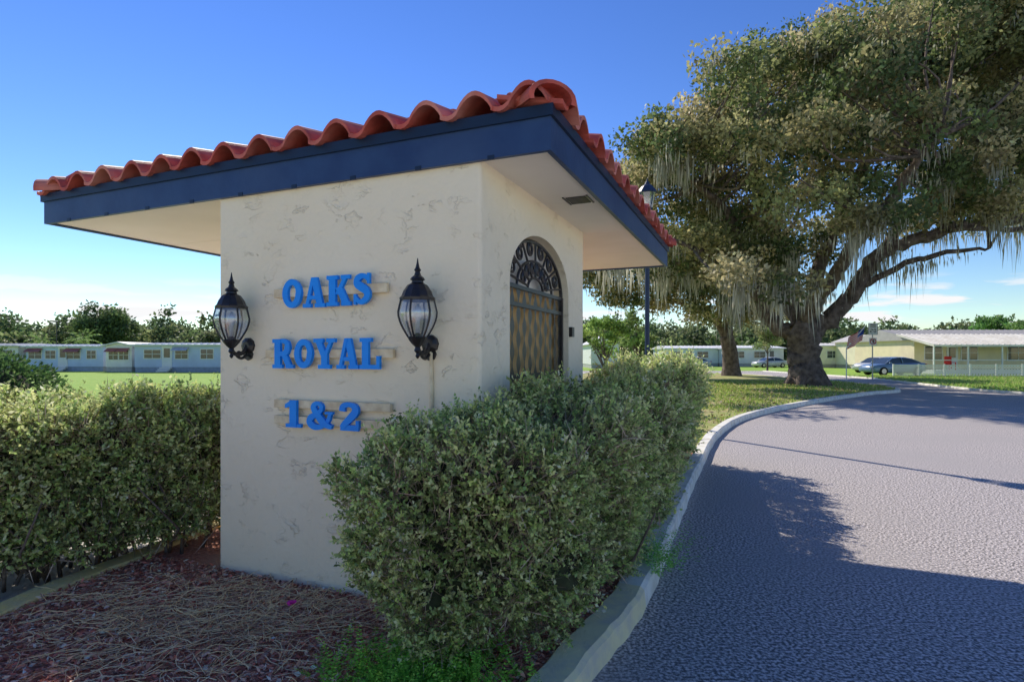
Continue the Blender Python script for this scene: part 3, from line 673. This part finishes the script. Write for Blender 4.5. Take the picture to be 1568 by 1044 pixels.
smalltree('round_oak',330,0,560,492,70,85,[(.12,.16,.07),(.22,.24,.12)],80,120,.45)
bl=[]
for ang in np.linspace(-50,50,190):
    d=rng.uniform(105,145); x=math.tan(math.radians(ang))*d
    h=rng.uniform(6.5,10.5)
    for k in range(2): bl.append((x+rng.normal(0,3),d+rng.normal(0,3),h*(.33+.3*k),h*rng.uniform(.33,.48)))
e=empty('distant_tree_line',(0,120,0)); 
crown(bl,2600,65,.8,1.9,[(.15,.21,.08),(.10,.15,.06),(.22,.25,.11),(.17,.21,.095)],e,'foliage_mass',.8)
def palm(x,top,d):
    b=px(x,560,d); b[2]=-.1; h=H+(545-top)/FP*d; e=empty('palm_tree',b); mb=MB(); mb.tube([b,b+[.1,0,h*.5],b+[0,0,h]],[.22,.16,.14],7); mb.obj('trunk',BARK,e)
    A=[];Dd=[];L=[]
    for i in range(22):
        a=rng.uniform(0,6.28);el=rng.uniform(-.4,1.1);c=b+[0,0,h];dd=np.array([math.cos(a)*math.cos(el),math.sin(a)*math.cos(el),math.sin(el)])
        for k in range(10):
            c=c+dd*.22; dd=dd+np.array([0,0,-.11]);dd/=np.linalg.norm(dd); sdv=np.cross(dd,[0,0,1]);sdv/=np.linalg.norm(sdv)+1e-6
            for sg in(-1,1): A.append(c.copy());Dd.append(sdv*sg*.8+dd*.6-np.array([0,0,.3]));L.append(.6*(1-.05*k))
    n=len(A); L=np.array(L); leaf_obj('fronds',np.array(A),np.array(Dd),rdir(n),L,.09,mixcol([(.2,.32,.1),(.34,.44,.15)],n),LEAF,e)
palm(128,520,75); palm(65,522,88)

# ---------------- street lamp
b=np.array([3.03,12.95,0.]); e=empty('street_lamp',b); mb=MB()
mb.lathe(b,[(.17,-.02),(.17,.12),(.12,.2),(.10,.7),(.075,.78),(.055,.9),(.05,4.55),(.075,4.58),(.075,4.64),(.05,4.68),(.07,4.74),(.13,4.80)],12)
zt=5.14
mb.lathe(b,[(.20,zt-.01),(.235,zt),(.22,zt+.04),(.13,zt+.15),(.06,zt+.2),(.05,zt+.24),(.02,zt+.27),(.005,zt+.34)],8)
for i in range(4):
    a=i*math.pi/2+.5; mb.tube([b+[.12*math.cos(a),.12*math.sin(a),4.80],b+[.2*math.cos(a),.2*math.sin(a),zt]],.012,5)
mb.obj('post_and_cap',mk('dark_blue_post_paint',(.03,.05,.10),rough=.4),e)
g=MB()
g.lathe(b,[(.115,4.81),(.19,zt-.01)],8,rot=.1); g.obj('lantern_glass',LGL,e)

# ---------------- houses
def home(name,x0,x1,base,d,hw,wallc,roofc,dep=7,rot=0,windows=(),door=None,gable=False,rise=.45,awn=None,porch=None):
    a=px(x0,base,d);bq=px(x1,base,d); Wd=bq[0]-a[0]; o=np.array([(a[0]+bq[0])/2,d,-.1]); e=empty(name,o)
    c_,s_=math.cos(rot),math.sin(rot); X=np.array([c_,s_,0]);Y=np.array([-s_,c_,0]);AXX=np.array([X,Y,[0,0,1.]])
    def bx(mb,x,y,z,sx_,sy_,sz_,m=0): mb.box(o+X*x+Y*y+np.array([0,0,z]),(sx_,sy_,sz_),AXX,m)
    wm=mk(name+'_siding',wallc,tuple(v*.9 for v in wallc),scale=1.5,rough=.7); rm=mk(name+'_roof_metal',roofc,tuple(v*.85 for v in roofc),scale=2,rough=.6)
    mb=MB(); bx(mb,0,dep/2,.5+hw/2,Wd,dep,hw)
    for k in range(int(hw/.22)): bx(mb,0,-.012,.5+.2+k*.22,Wd,.02,.015)
    mb.obj('siding_walls',wm,e)
    mb=MB(); bx(mb,0,dep/2,.22,Wd-.1,dep-.1,.56); mb.obj('skirting',mk(name+'_skirt',tuple(v*.6 for v in wallc)),e)
    mb=MB(); zt=.5+hw
    if gable:
        V=[];
        for yy in (-.3,dep+.3):
            for q in ((-Wd/2-.35,zt-.05),(0,zt+rise),(Wd/2+.35,zt-.05),(Wd/2+.35,zt+.07),(0,zt+rise+.14),(-Wd/2-.35,zt+.07)): V.append(o+X*q[0]+Y*yy+np.array([0,0,q[1]]))
        mb.add(V,[(0,1,4,5),(1,2,3,4),(11,10,7,6),(10,9,8,7),(5,4,10,11),(4,3,9,10),(0,6,7,1),(1,7,8,2),(0,5,11,6),(2,8,9,3)])
        tri=MB(); V=[o+X*-Wd/2+Y*.01+[0,0,zt-.01],o+X*Wd/2+Y*.01+[0,0,zt-.01],o+Y*.01+[0,0,zt+rise]]; tri.add(V,[(0,1,2)]); tri.obj('gable',wm,e)
    else:
        V=[]
        for xx in (-Wd/2-.3,Wd/2+.3):
            for q in ((-.35,zt-.02),(-.35,zt+.1),(dep/2,zt+rise),(dep+.35,zt+.1),(dep+.35,zt-.02)): V.append(o+X*xx+Y*q[0]+np.array([0,0,q[1]]))
        mb.add(V,[(0,1,2,3,4),(9,8,7,6,5),(0,5,6,1),(1,6,7,2),(2,7,8,3),(3,8,9,4),(4,9,5,0)])
        nr=int(Wd/.6)
        for k in range(nr):
            xx=-Wd/2+.3+k*Wd/nr
            p0=o+X*xx+Y*-.35+[0,0,zt+.12];p1=o+X*xx+Y*dep/2+[0,0,zt+rise+.02]; mb.tube([p0,p1],.03,4)
    mb.obj('roof',rm,e)
    mb=MB();g=MB();aw=MB()
    for (wx,wz,ww,wh,*ex) in windows:
        xx=-Wd/2+wx*Wd
        bx(mb,xx,-.03,wz,ww+.16,.05,wh+.16); bx(g,xx,-.06,wz,ww,.02,wh)
        bx(mb,xx,-.075,wz,.04,.02,wh); bx(mb,xx,-.075,wz,ww,.02,.04)
        if ex:
            p=o+X*xx; q0=p+Y*-.05+[0,0,wz+wh/2+.25]; q1=p+Y*-.6+[0,0,wz+wh/2-.1]; hx=X*(ww/2+.15)
            aw.add([q0-hx,q0+hx,q1+hx,q1-hx,q0-hx+[0,0,-.04],q0+hx+[0,0,-.04],q1+hx+[0,0,-.04],q1-hx+[0,0,-.04]],[(0,1,2,3),(7,6,5,4),(3,2,6,7),(0,3,7,4),(1,5,6,2)])
    if door is not None:
        xx=-Wd/2+door*Wd; bx(mb,xx,-.03,.5+1.05,1.0,.05,2.1); bx(g,xx,-.06,.5+1.4,.6,.02,.9)
        for k in range(3): bx(mb,xx,-.25-.28*k,.42-.15*k,1.1,.3,.12)
    if mb.v: mb.obj('window_frames',WHITE,e); g.obj('glass',GLASS,e)
    if aw.v: aw.obj('awnings',mk(name+'_awning',awn or (.6,.2,.15)),e)
    if porch:
        pw0,pw1,pd,pz=porch; mb=MB(); pm=MB()
        x0_=-Wd/2+pw0*Wd;x1_=-Wd/2+pw1*Wd; z0,z1=zt+.55,pz
        p=lambda x,y,z:o+X*x+Y*y+np.array([0,0,z])
        mb.add([p(x0_,1.6,z0),p(x1_,1.6,z0),p(x1_,-pd,z1),p(x0_,-pd,z1),p(x0_,1.6,z0-.12),p(x1_,1.6,z0-.12),p(x1_,-pd,z1-.16),p(x0_,-pd,z1-.16)],[(0,3,2,1),(4,5,6,7),(3,7,6,2),(0,4,7,3),(1,2,6,5)])
        k=int((x1_-x0_)/.45)
        for i in range(k+1):
            xx=x0_+(x1_-x0_)*i/k; mb.tube([p(xx,1.6,z0+.03),p(xx,-pd,z1+.03)],.045,4)
        for xx in np.linspace(x0_+.1,x1_-.1,6): pm.box(p(xx,-pd+.15,(z1-.1)/2+.05),(.1,.1,z1-.2),AXX)
        pm.box(p((x0_+x1_)/2,-pd/2,.25),(x1_-x0_,pd,.3),AXX)
        pm.box(p((x0_+x1_)/2,-pd+.15,1.25),(x1_-x0_,.05,.06),AXX)
        mb.obj('porch_awning_roof',mk('ribbed_metal',(.85,.82,.74),(.7,.66,.58),scale=1.2,rough=.6),e); pm.obj('porch_posts_and_deck',WHITE,e)
    return e
home('mobile_home',40,158,566,60,2.05,(.60,.72,.92),(.8,.83,.86),7,0,[(.12,1.75,1.3,.8,1),(.32,1.75,1.0,.8),(.62,1.75,1.3,.8,1),(.85,1.75,.9,.8)],.48,awn=(.45,.17,.17),rise=.3)
home('mobile_home',162,202,566,58,2.1,(.88,.86,.86),(.75,.75,.75),12,0,[(.3,1.7,.9,.9,1),(.7,1.7,.9,.9,1)],None,True,.3,awn=(.5,.17,.14))
home('mobile_home',206,345,567,57,2.15,(.58,.67,.88),(.8,.82,.86),7,0,[(.2,1.8,1.6,.8),(.52,1.8,1.2,.9,1),(.8,1.8,1.2,.9)],.36,awn=(.6,.6,.7),rise=.3)
home('mobile_home',-60,28,566,60,2.1,(.8,.8,.77),(.65,.65,.65),7,0,[(.8,1.8,1.2,.8)],None,rise=.35)
home('mobile_home',905,948,560,75,2.6,(.85,.85,.83),(.65,.65,.67),9,0,[(.5,1.9,1.2,1)],None,True,1.1)
home('mobile_home',1020,1100,558,88,2.2,(.8,.87,.9),(.83,.83,.85),8,0,[(.2,1.8,1.6,.9),(.7,1.8,1.6,.9)],.45,rise=.5)
home('mobile_home',1108,1200,558,86,2.2,(.87,.87,.85),(.8,.8,.8),8,0,[(.25,1.8,1.6,.9),(.6,1.8,1.6,.9)],.8,rise=.5)
home('mobile_home',1255,1320,560,78,2.4,(.88,.83,.73),(.7,.68,.64),8,0,[(.3,1.8,1.4,.9)],.7,rise=.5)
home('porch_house',1335,1388,562,70,2.9,(.88,.79,.58),(.6,.56,.5),8,0,[(.3,1.9,1.4,1.0),(.75,1.9,1.2,1.0)],None,True,.8)
ph=home('porch_house',1400,1640,568,52,2.55,(.85,.74,.48),(.45,.43,.41),9,0,[(.12,1.9,1.5,1.2),(.35,1.9,1.4,1.3),(.66,1.9,1.8,1.3)],.24,rise=1.1,porch=(-.04,1.0,3.2,2.55))
o=px(1455,566,49.8); o[2]=.3; e=empty('porch_chair',o); mb=MB()
mb.box(o+[0,0,.42],(.6,.55,.07)); mb.box(o+[0,.27,.8],(.6,.06,.75)); 
for i in (-.27,.27):
    mb.box(o+[i,0,.65],(.06,.55,.05)); 
    for j in (-.24,.24): mb.box(o+[i,j,.32],(.05,.05,.62))
mb.obj('chair_frame',mk('red_chair',(.7,.05,.04)),e)
p0=px(1368,578,43);p1=px(1640,578,42); p0[2]=p1[2]=-.02; e=empty('lattice_fence',p0); mb=MB(); X=(p1-p0);Lf=np.linalg.norm(X);X/=Lf; Yn=np.array([-X[1],X[0],0])
for z in (.06,.84): mb.box((p0+p1)/2+[0,0,z],(Lf,.06,.07),np.array([X,Yn,[0,0,1]]))
for i in range(int(Lf/1.8)+1): mb.box(p0+X*i*1.8+[0,0,.45],(.09,.09,.95),np.array([X,Yn,[0,0,1]]))
k=int(Lf/.2)
for i in range(-4,k):
    for sg in (1,-1):
        lo,hi=.08,.82; xa=i*.2; 
        q0,q1=(xa,xa+.74) if sg>0 else (xa+.74,xa)
        q0c,q1c=min(max(q0,0),Lf),min(max(q1,0),Lf)
        za=lo+abs(q0c-q0);zb=hi-abs(q1c-q1)
        if abs(q1c-q0c)<.05: continue
        mb.tube([p0+X*q0c+Yn*.012*sg+[0,0,za],p0+X*q1c+Yn*.012*sg+[0,0,zb]],.026,4)
mb.obj('lattice',WHITE,e)
def signpost(x,d):
    b=px(x,576,d); b[2]=-.02; e=empty('traffic_sign',b); mb=MB(); mb.tube([b,b+[0,0,3.55]],.035,6)
    mb.obj('post',mk('galvanised',(.45,.45,.46),metal=.5,rough=.4),e)
    mb=MB(); mb.box(b+[0,-.05,3.25],(.6,.02,.75),m=0); 
    for xx,zz,a_,b_ in ((0,3.60,.56,.02),(0,2.90,.56,.02),(-.275,3.25,.02,.7),(.275,3.25,.02,.7),(0,3.5,.36,.06),(0,3.38,.36,.06)): mb.box(b+[xx,-.065,zz],(a_,.012,b_),m=1)
    for xx,zz,a_,b_ in ((-.11,3.24,.14,.035),(-.11,3.14,.14,.035),(-.11,3.03,.14,.035),(-.055,3.19,.035,.1),(-.165,3.085,.035,.1),(.11,3.24,.14,.035),(.11,3.03,.14,.035),(.055,3.135,.035,.22),(.165,3.135,.035,.22)): mb.box(b+[xx,-.07,zz],(a_,.012,b_),m=1)
    mb.box(b+[0,-.05,2.45],(.46,.02,.46),m=0)
    c=b+[0,-.072,2.45]; mb.tube([c+[.18*math.cos(a),0,.18*math.sin(a)] for a in np.linspace(0,2*math.pi,22)],.022,5,m=2); mb.tube([c+[-.13,0,.13],c+[.13,0,-.13]],.02,4,m=2)
    mb.box(b+[0,-.066,2.45],(.06,.012,.24),m=1); mb.box(b+[.04,-.067,2.5],(.08,.012,.1),m=1)
    mb.obj('sign_plates',[WHITE,BLACK,mk('sign_red',(.6,.03,.03))],e)
signpost(1336,37)
b=px(1296,560,36); b[2]=-.02; e=empty('flagpole_flag',b); mb=MB(); top=b+[1.15,0,3.35]; mb.tube([b+[0,0,0],b+[0,0,2.0],top],.03,6); mb.obj('pole',WHITE,e)
mb=MB(); nn=13
for i in range(nn):
    for k in range(10):
        def fp(u,v): 
            return b+np.array([1.12,-.03,3.3])+np.array([-u*.95-v*.15,.1*math.sin(u*8),-v*.8-u*.6])
        u0,u1=k/10,(k+1)/10;v0,v1=i/nn,(i+1)/nn
        mb.add([fp(u0,v0),fp(u1,v0),fp(u1,v1),fp(u0,v1)],[(0,1,2,3)],2 if (i<7 and k<4) else (0 if i%2==0 else 1))
mb.obj('flag',[mk('flag_red',(.85,.05,.06)),WHITE,mk('flag_blue',(.04,.08,.4))],e)
b=px(87,560,90); b[2]=-.1; e=empty('parking_light_pole',b); mb=MB(); mb.tube([b,b+[0,0,6.9]],.09,6); mb.box(b+[0,0,6.95],(.9,.35,.18)); mb.obj('pole_and_head',BLACK,e)
# ---------------- cars
def car(name,x,y,z,ang,col,L=4.7):
    o=np.array([x,y,z]); e=empty(name,o); X=np.array([math.cos(ang),math.sin(ang),0]);Y=np.array([-math.sin(ang),math.cos(ang),0])
    f=L/4.7
    def q(a,b,c): return o+X*a*f+Y*b+np.array([0,0,c])
    st=[(-2.35,.62,.42,.62),(-2.28,.78,.30,.74),(-1.9,.86,.24,.84),(-1.0,.90,.22,.92),(0,.91,.22,.95),(1.0,.90,.22,.97),(1.9,.86,.26,1.0),(2.28,.78,.34,.97),(2.35,.66,.45,.85)]
    V=[];F=[]
    for (a,hw,zl,zb) in st:
        for (w_,z_) in ((-.9,zl),(-1,zl+.12),(-1,(zl+zb)/2+.05),(-.93,zb-.04),(-.8,zb),(.8,zb),(.93,zb-.04),(1,(zl+zb)/2+.05),(1,zl+.12),(.9,zl)): V.append(q(a,w_*hw,z_))
    k=10
    for i in range(len(st)-1):
        for j in range(k): F.append((i*k+j,i*k+(j+1)%k,(i+1)*k+(j+1)%k,(i+1)*k+j))
    F+=[tuple(range(k))[::-1],tuple((len(st)-1)*k+j for j in range(k))]
    mb=MB(); mb.add(V,F); 
    rs=[(-.55,.60,1.36),(-.1,.64,1.44),(.6,.63,1.43),(1.15,.58,1.34)]
    V=[];F=[]
    for a,hw,zz in rs: V+=[q(a,-hw-.03,zz-.05),q(a,-hw*.8,zz+.01),q(a,hw*.8,zz+.01),q(a,hw+.03,zz-.05)]
    for i in range(3):
        for j in range(3): F.append((i*4+j,i*4+j+1,(i+1)*4+j+1,(i+1)*4+j))
    mb.add(V,F)
    for sg in (-1,1):
        for pts in ([q(-1.2,sg*.80,.92),q(-.55,sg*.62,1.33)],[q(.25,sg*.82,.94),q(.22,sg*.65,1.39)],[q(1.85,sg*.76,.99),q(1.15,sg*.6,1.31)]): mb.tube(pts,.035,5)
        mb.box(q(-.95,sg*.96,.98),(.12,.16,.11),np.array([X,Y,[0,0,1.]]))
    mb.obj('body',mk(name+'_paint',col,rough=.25,spec=.6),e,smooth=True)
    g=MB()
    V=[q(-1.22,-.78,.9),q(-1.22,.78,.9),q(-.56,.6,1.34),q(-.56,-.6,1.34),q(1.88,-.74,.97),q(1.88,.74,.97),q(1.14,.57,1.32),q(1.14,-.57,1.32),q(.1,-.64,1.41),q(.1,.64,1.41)]
    g.add(V,[(0,1,2,3),(5,4,7,6),(0,3,8,7,4),(1,5,6,9,2)]); g.obj('windows',GLASS,e)
    t=MB()
    for a in (-1.45,1.42):
        for sg in (-1,1):
            t.tube([q(a,sg*.70,.33),q(a,sg*.925,.33)],.33,18,0); t.tube([q(a,sg*.92,.33),q(a,sg*.94,.33)],.2,14,1)
    for sg in (-1,1): t.box(q(-2.27,sg*.6,.66),(.12,.3,.12),np.array([X,Y,[0,0,1.]]),1); t.box(q(2.3,sg*.62,.84),(.1,.3,.14),np.array([X,Y,[0,0,1.]]),2)
    t.obj('wheels_and_lights',[mk('tyre',(.015,.015,.015)),mk('alloy',(.5,.5,.52),metal=.6,rough=.3),mk('tail_lamp',(.4,.02,.02),rough=.3)],e)
car('parked_car',px(1366,572,46)[0],46,-.02,.12,(.16,.26,.45))
car('parked_car',px(1345,572,53)[0],53,-.02,.3,(.65,.67,.7))
car('parked_car',px(1060,560,78)[0],78,-.1,.1,(.55,.57,.6))
car('parked_car',px(1178,560,80)[0],80,-.1,.2,(.7,.7,.7))
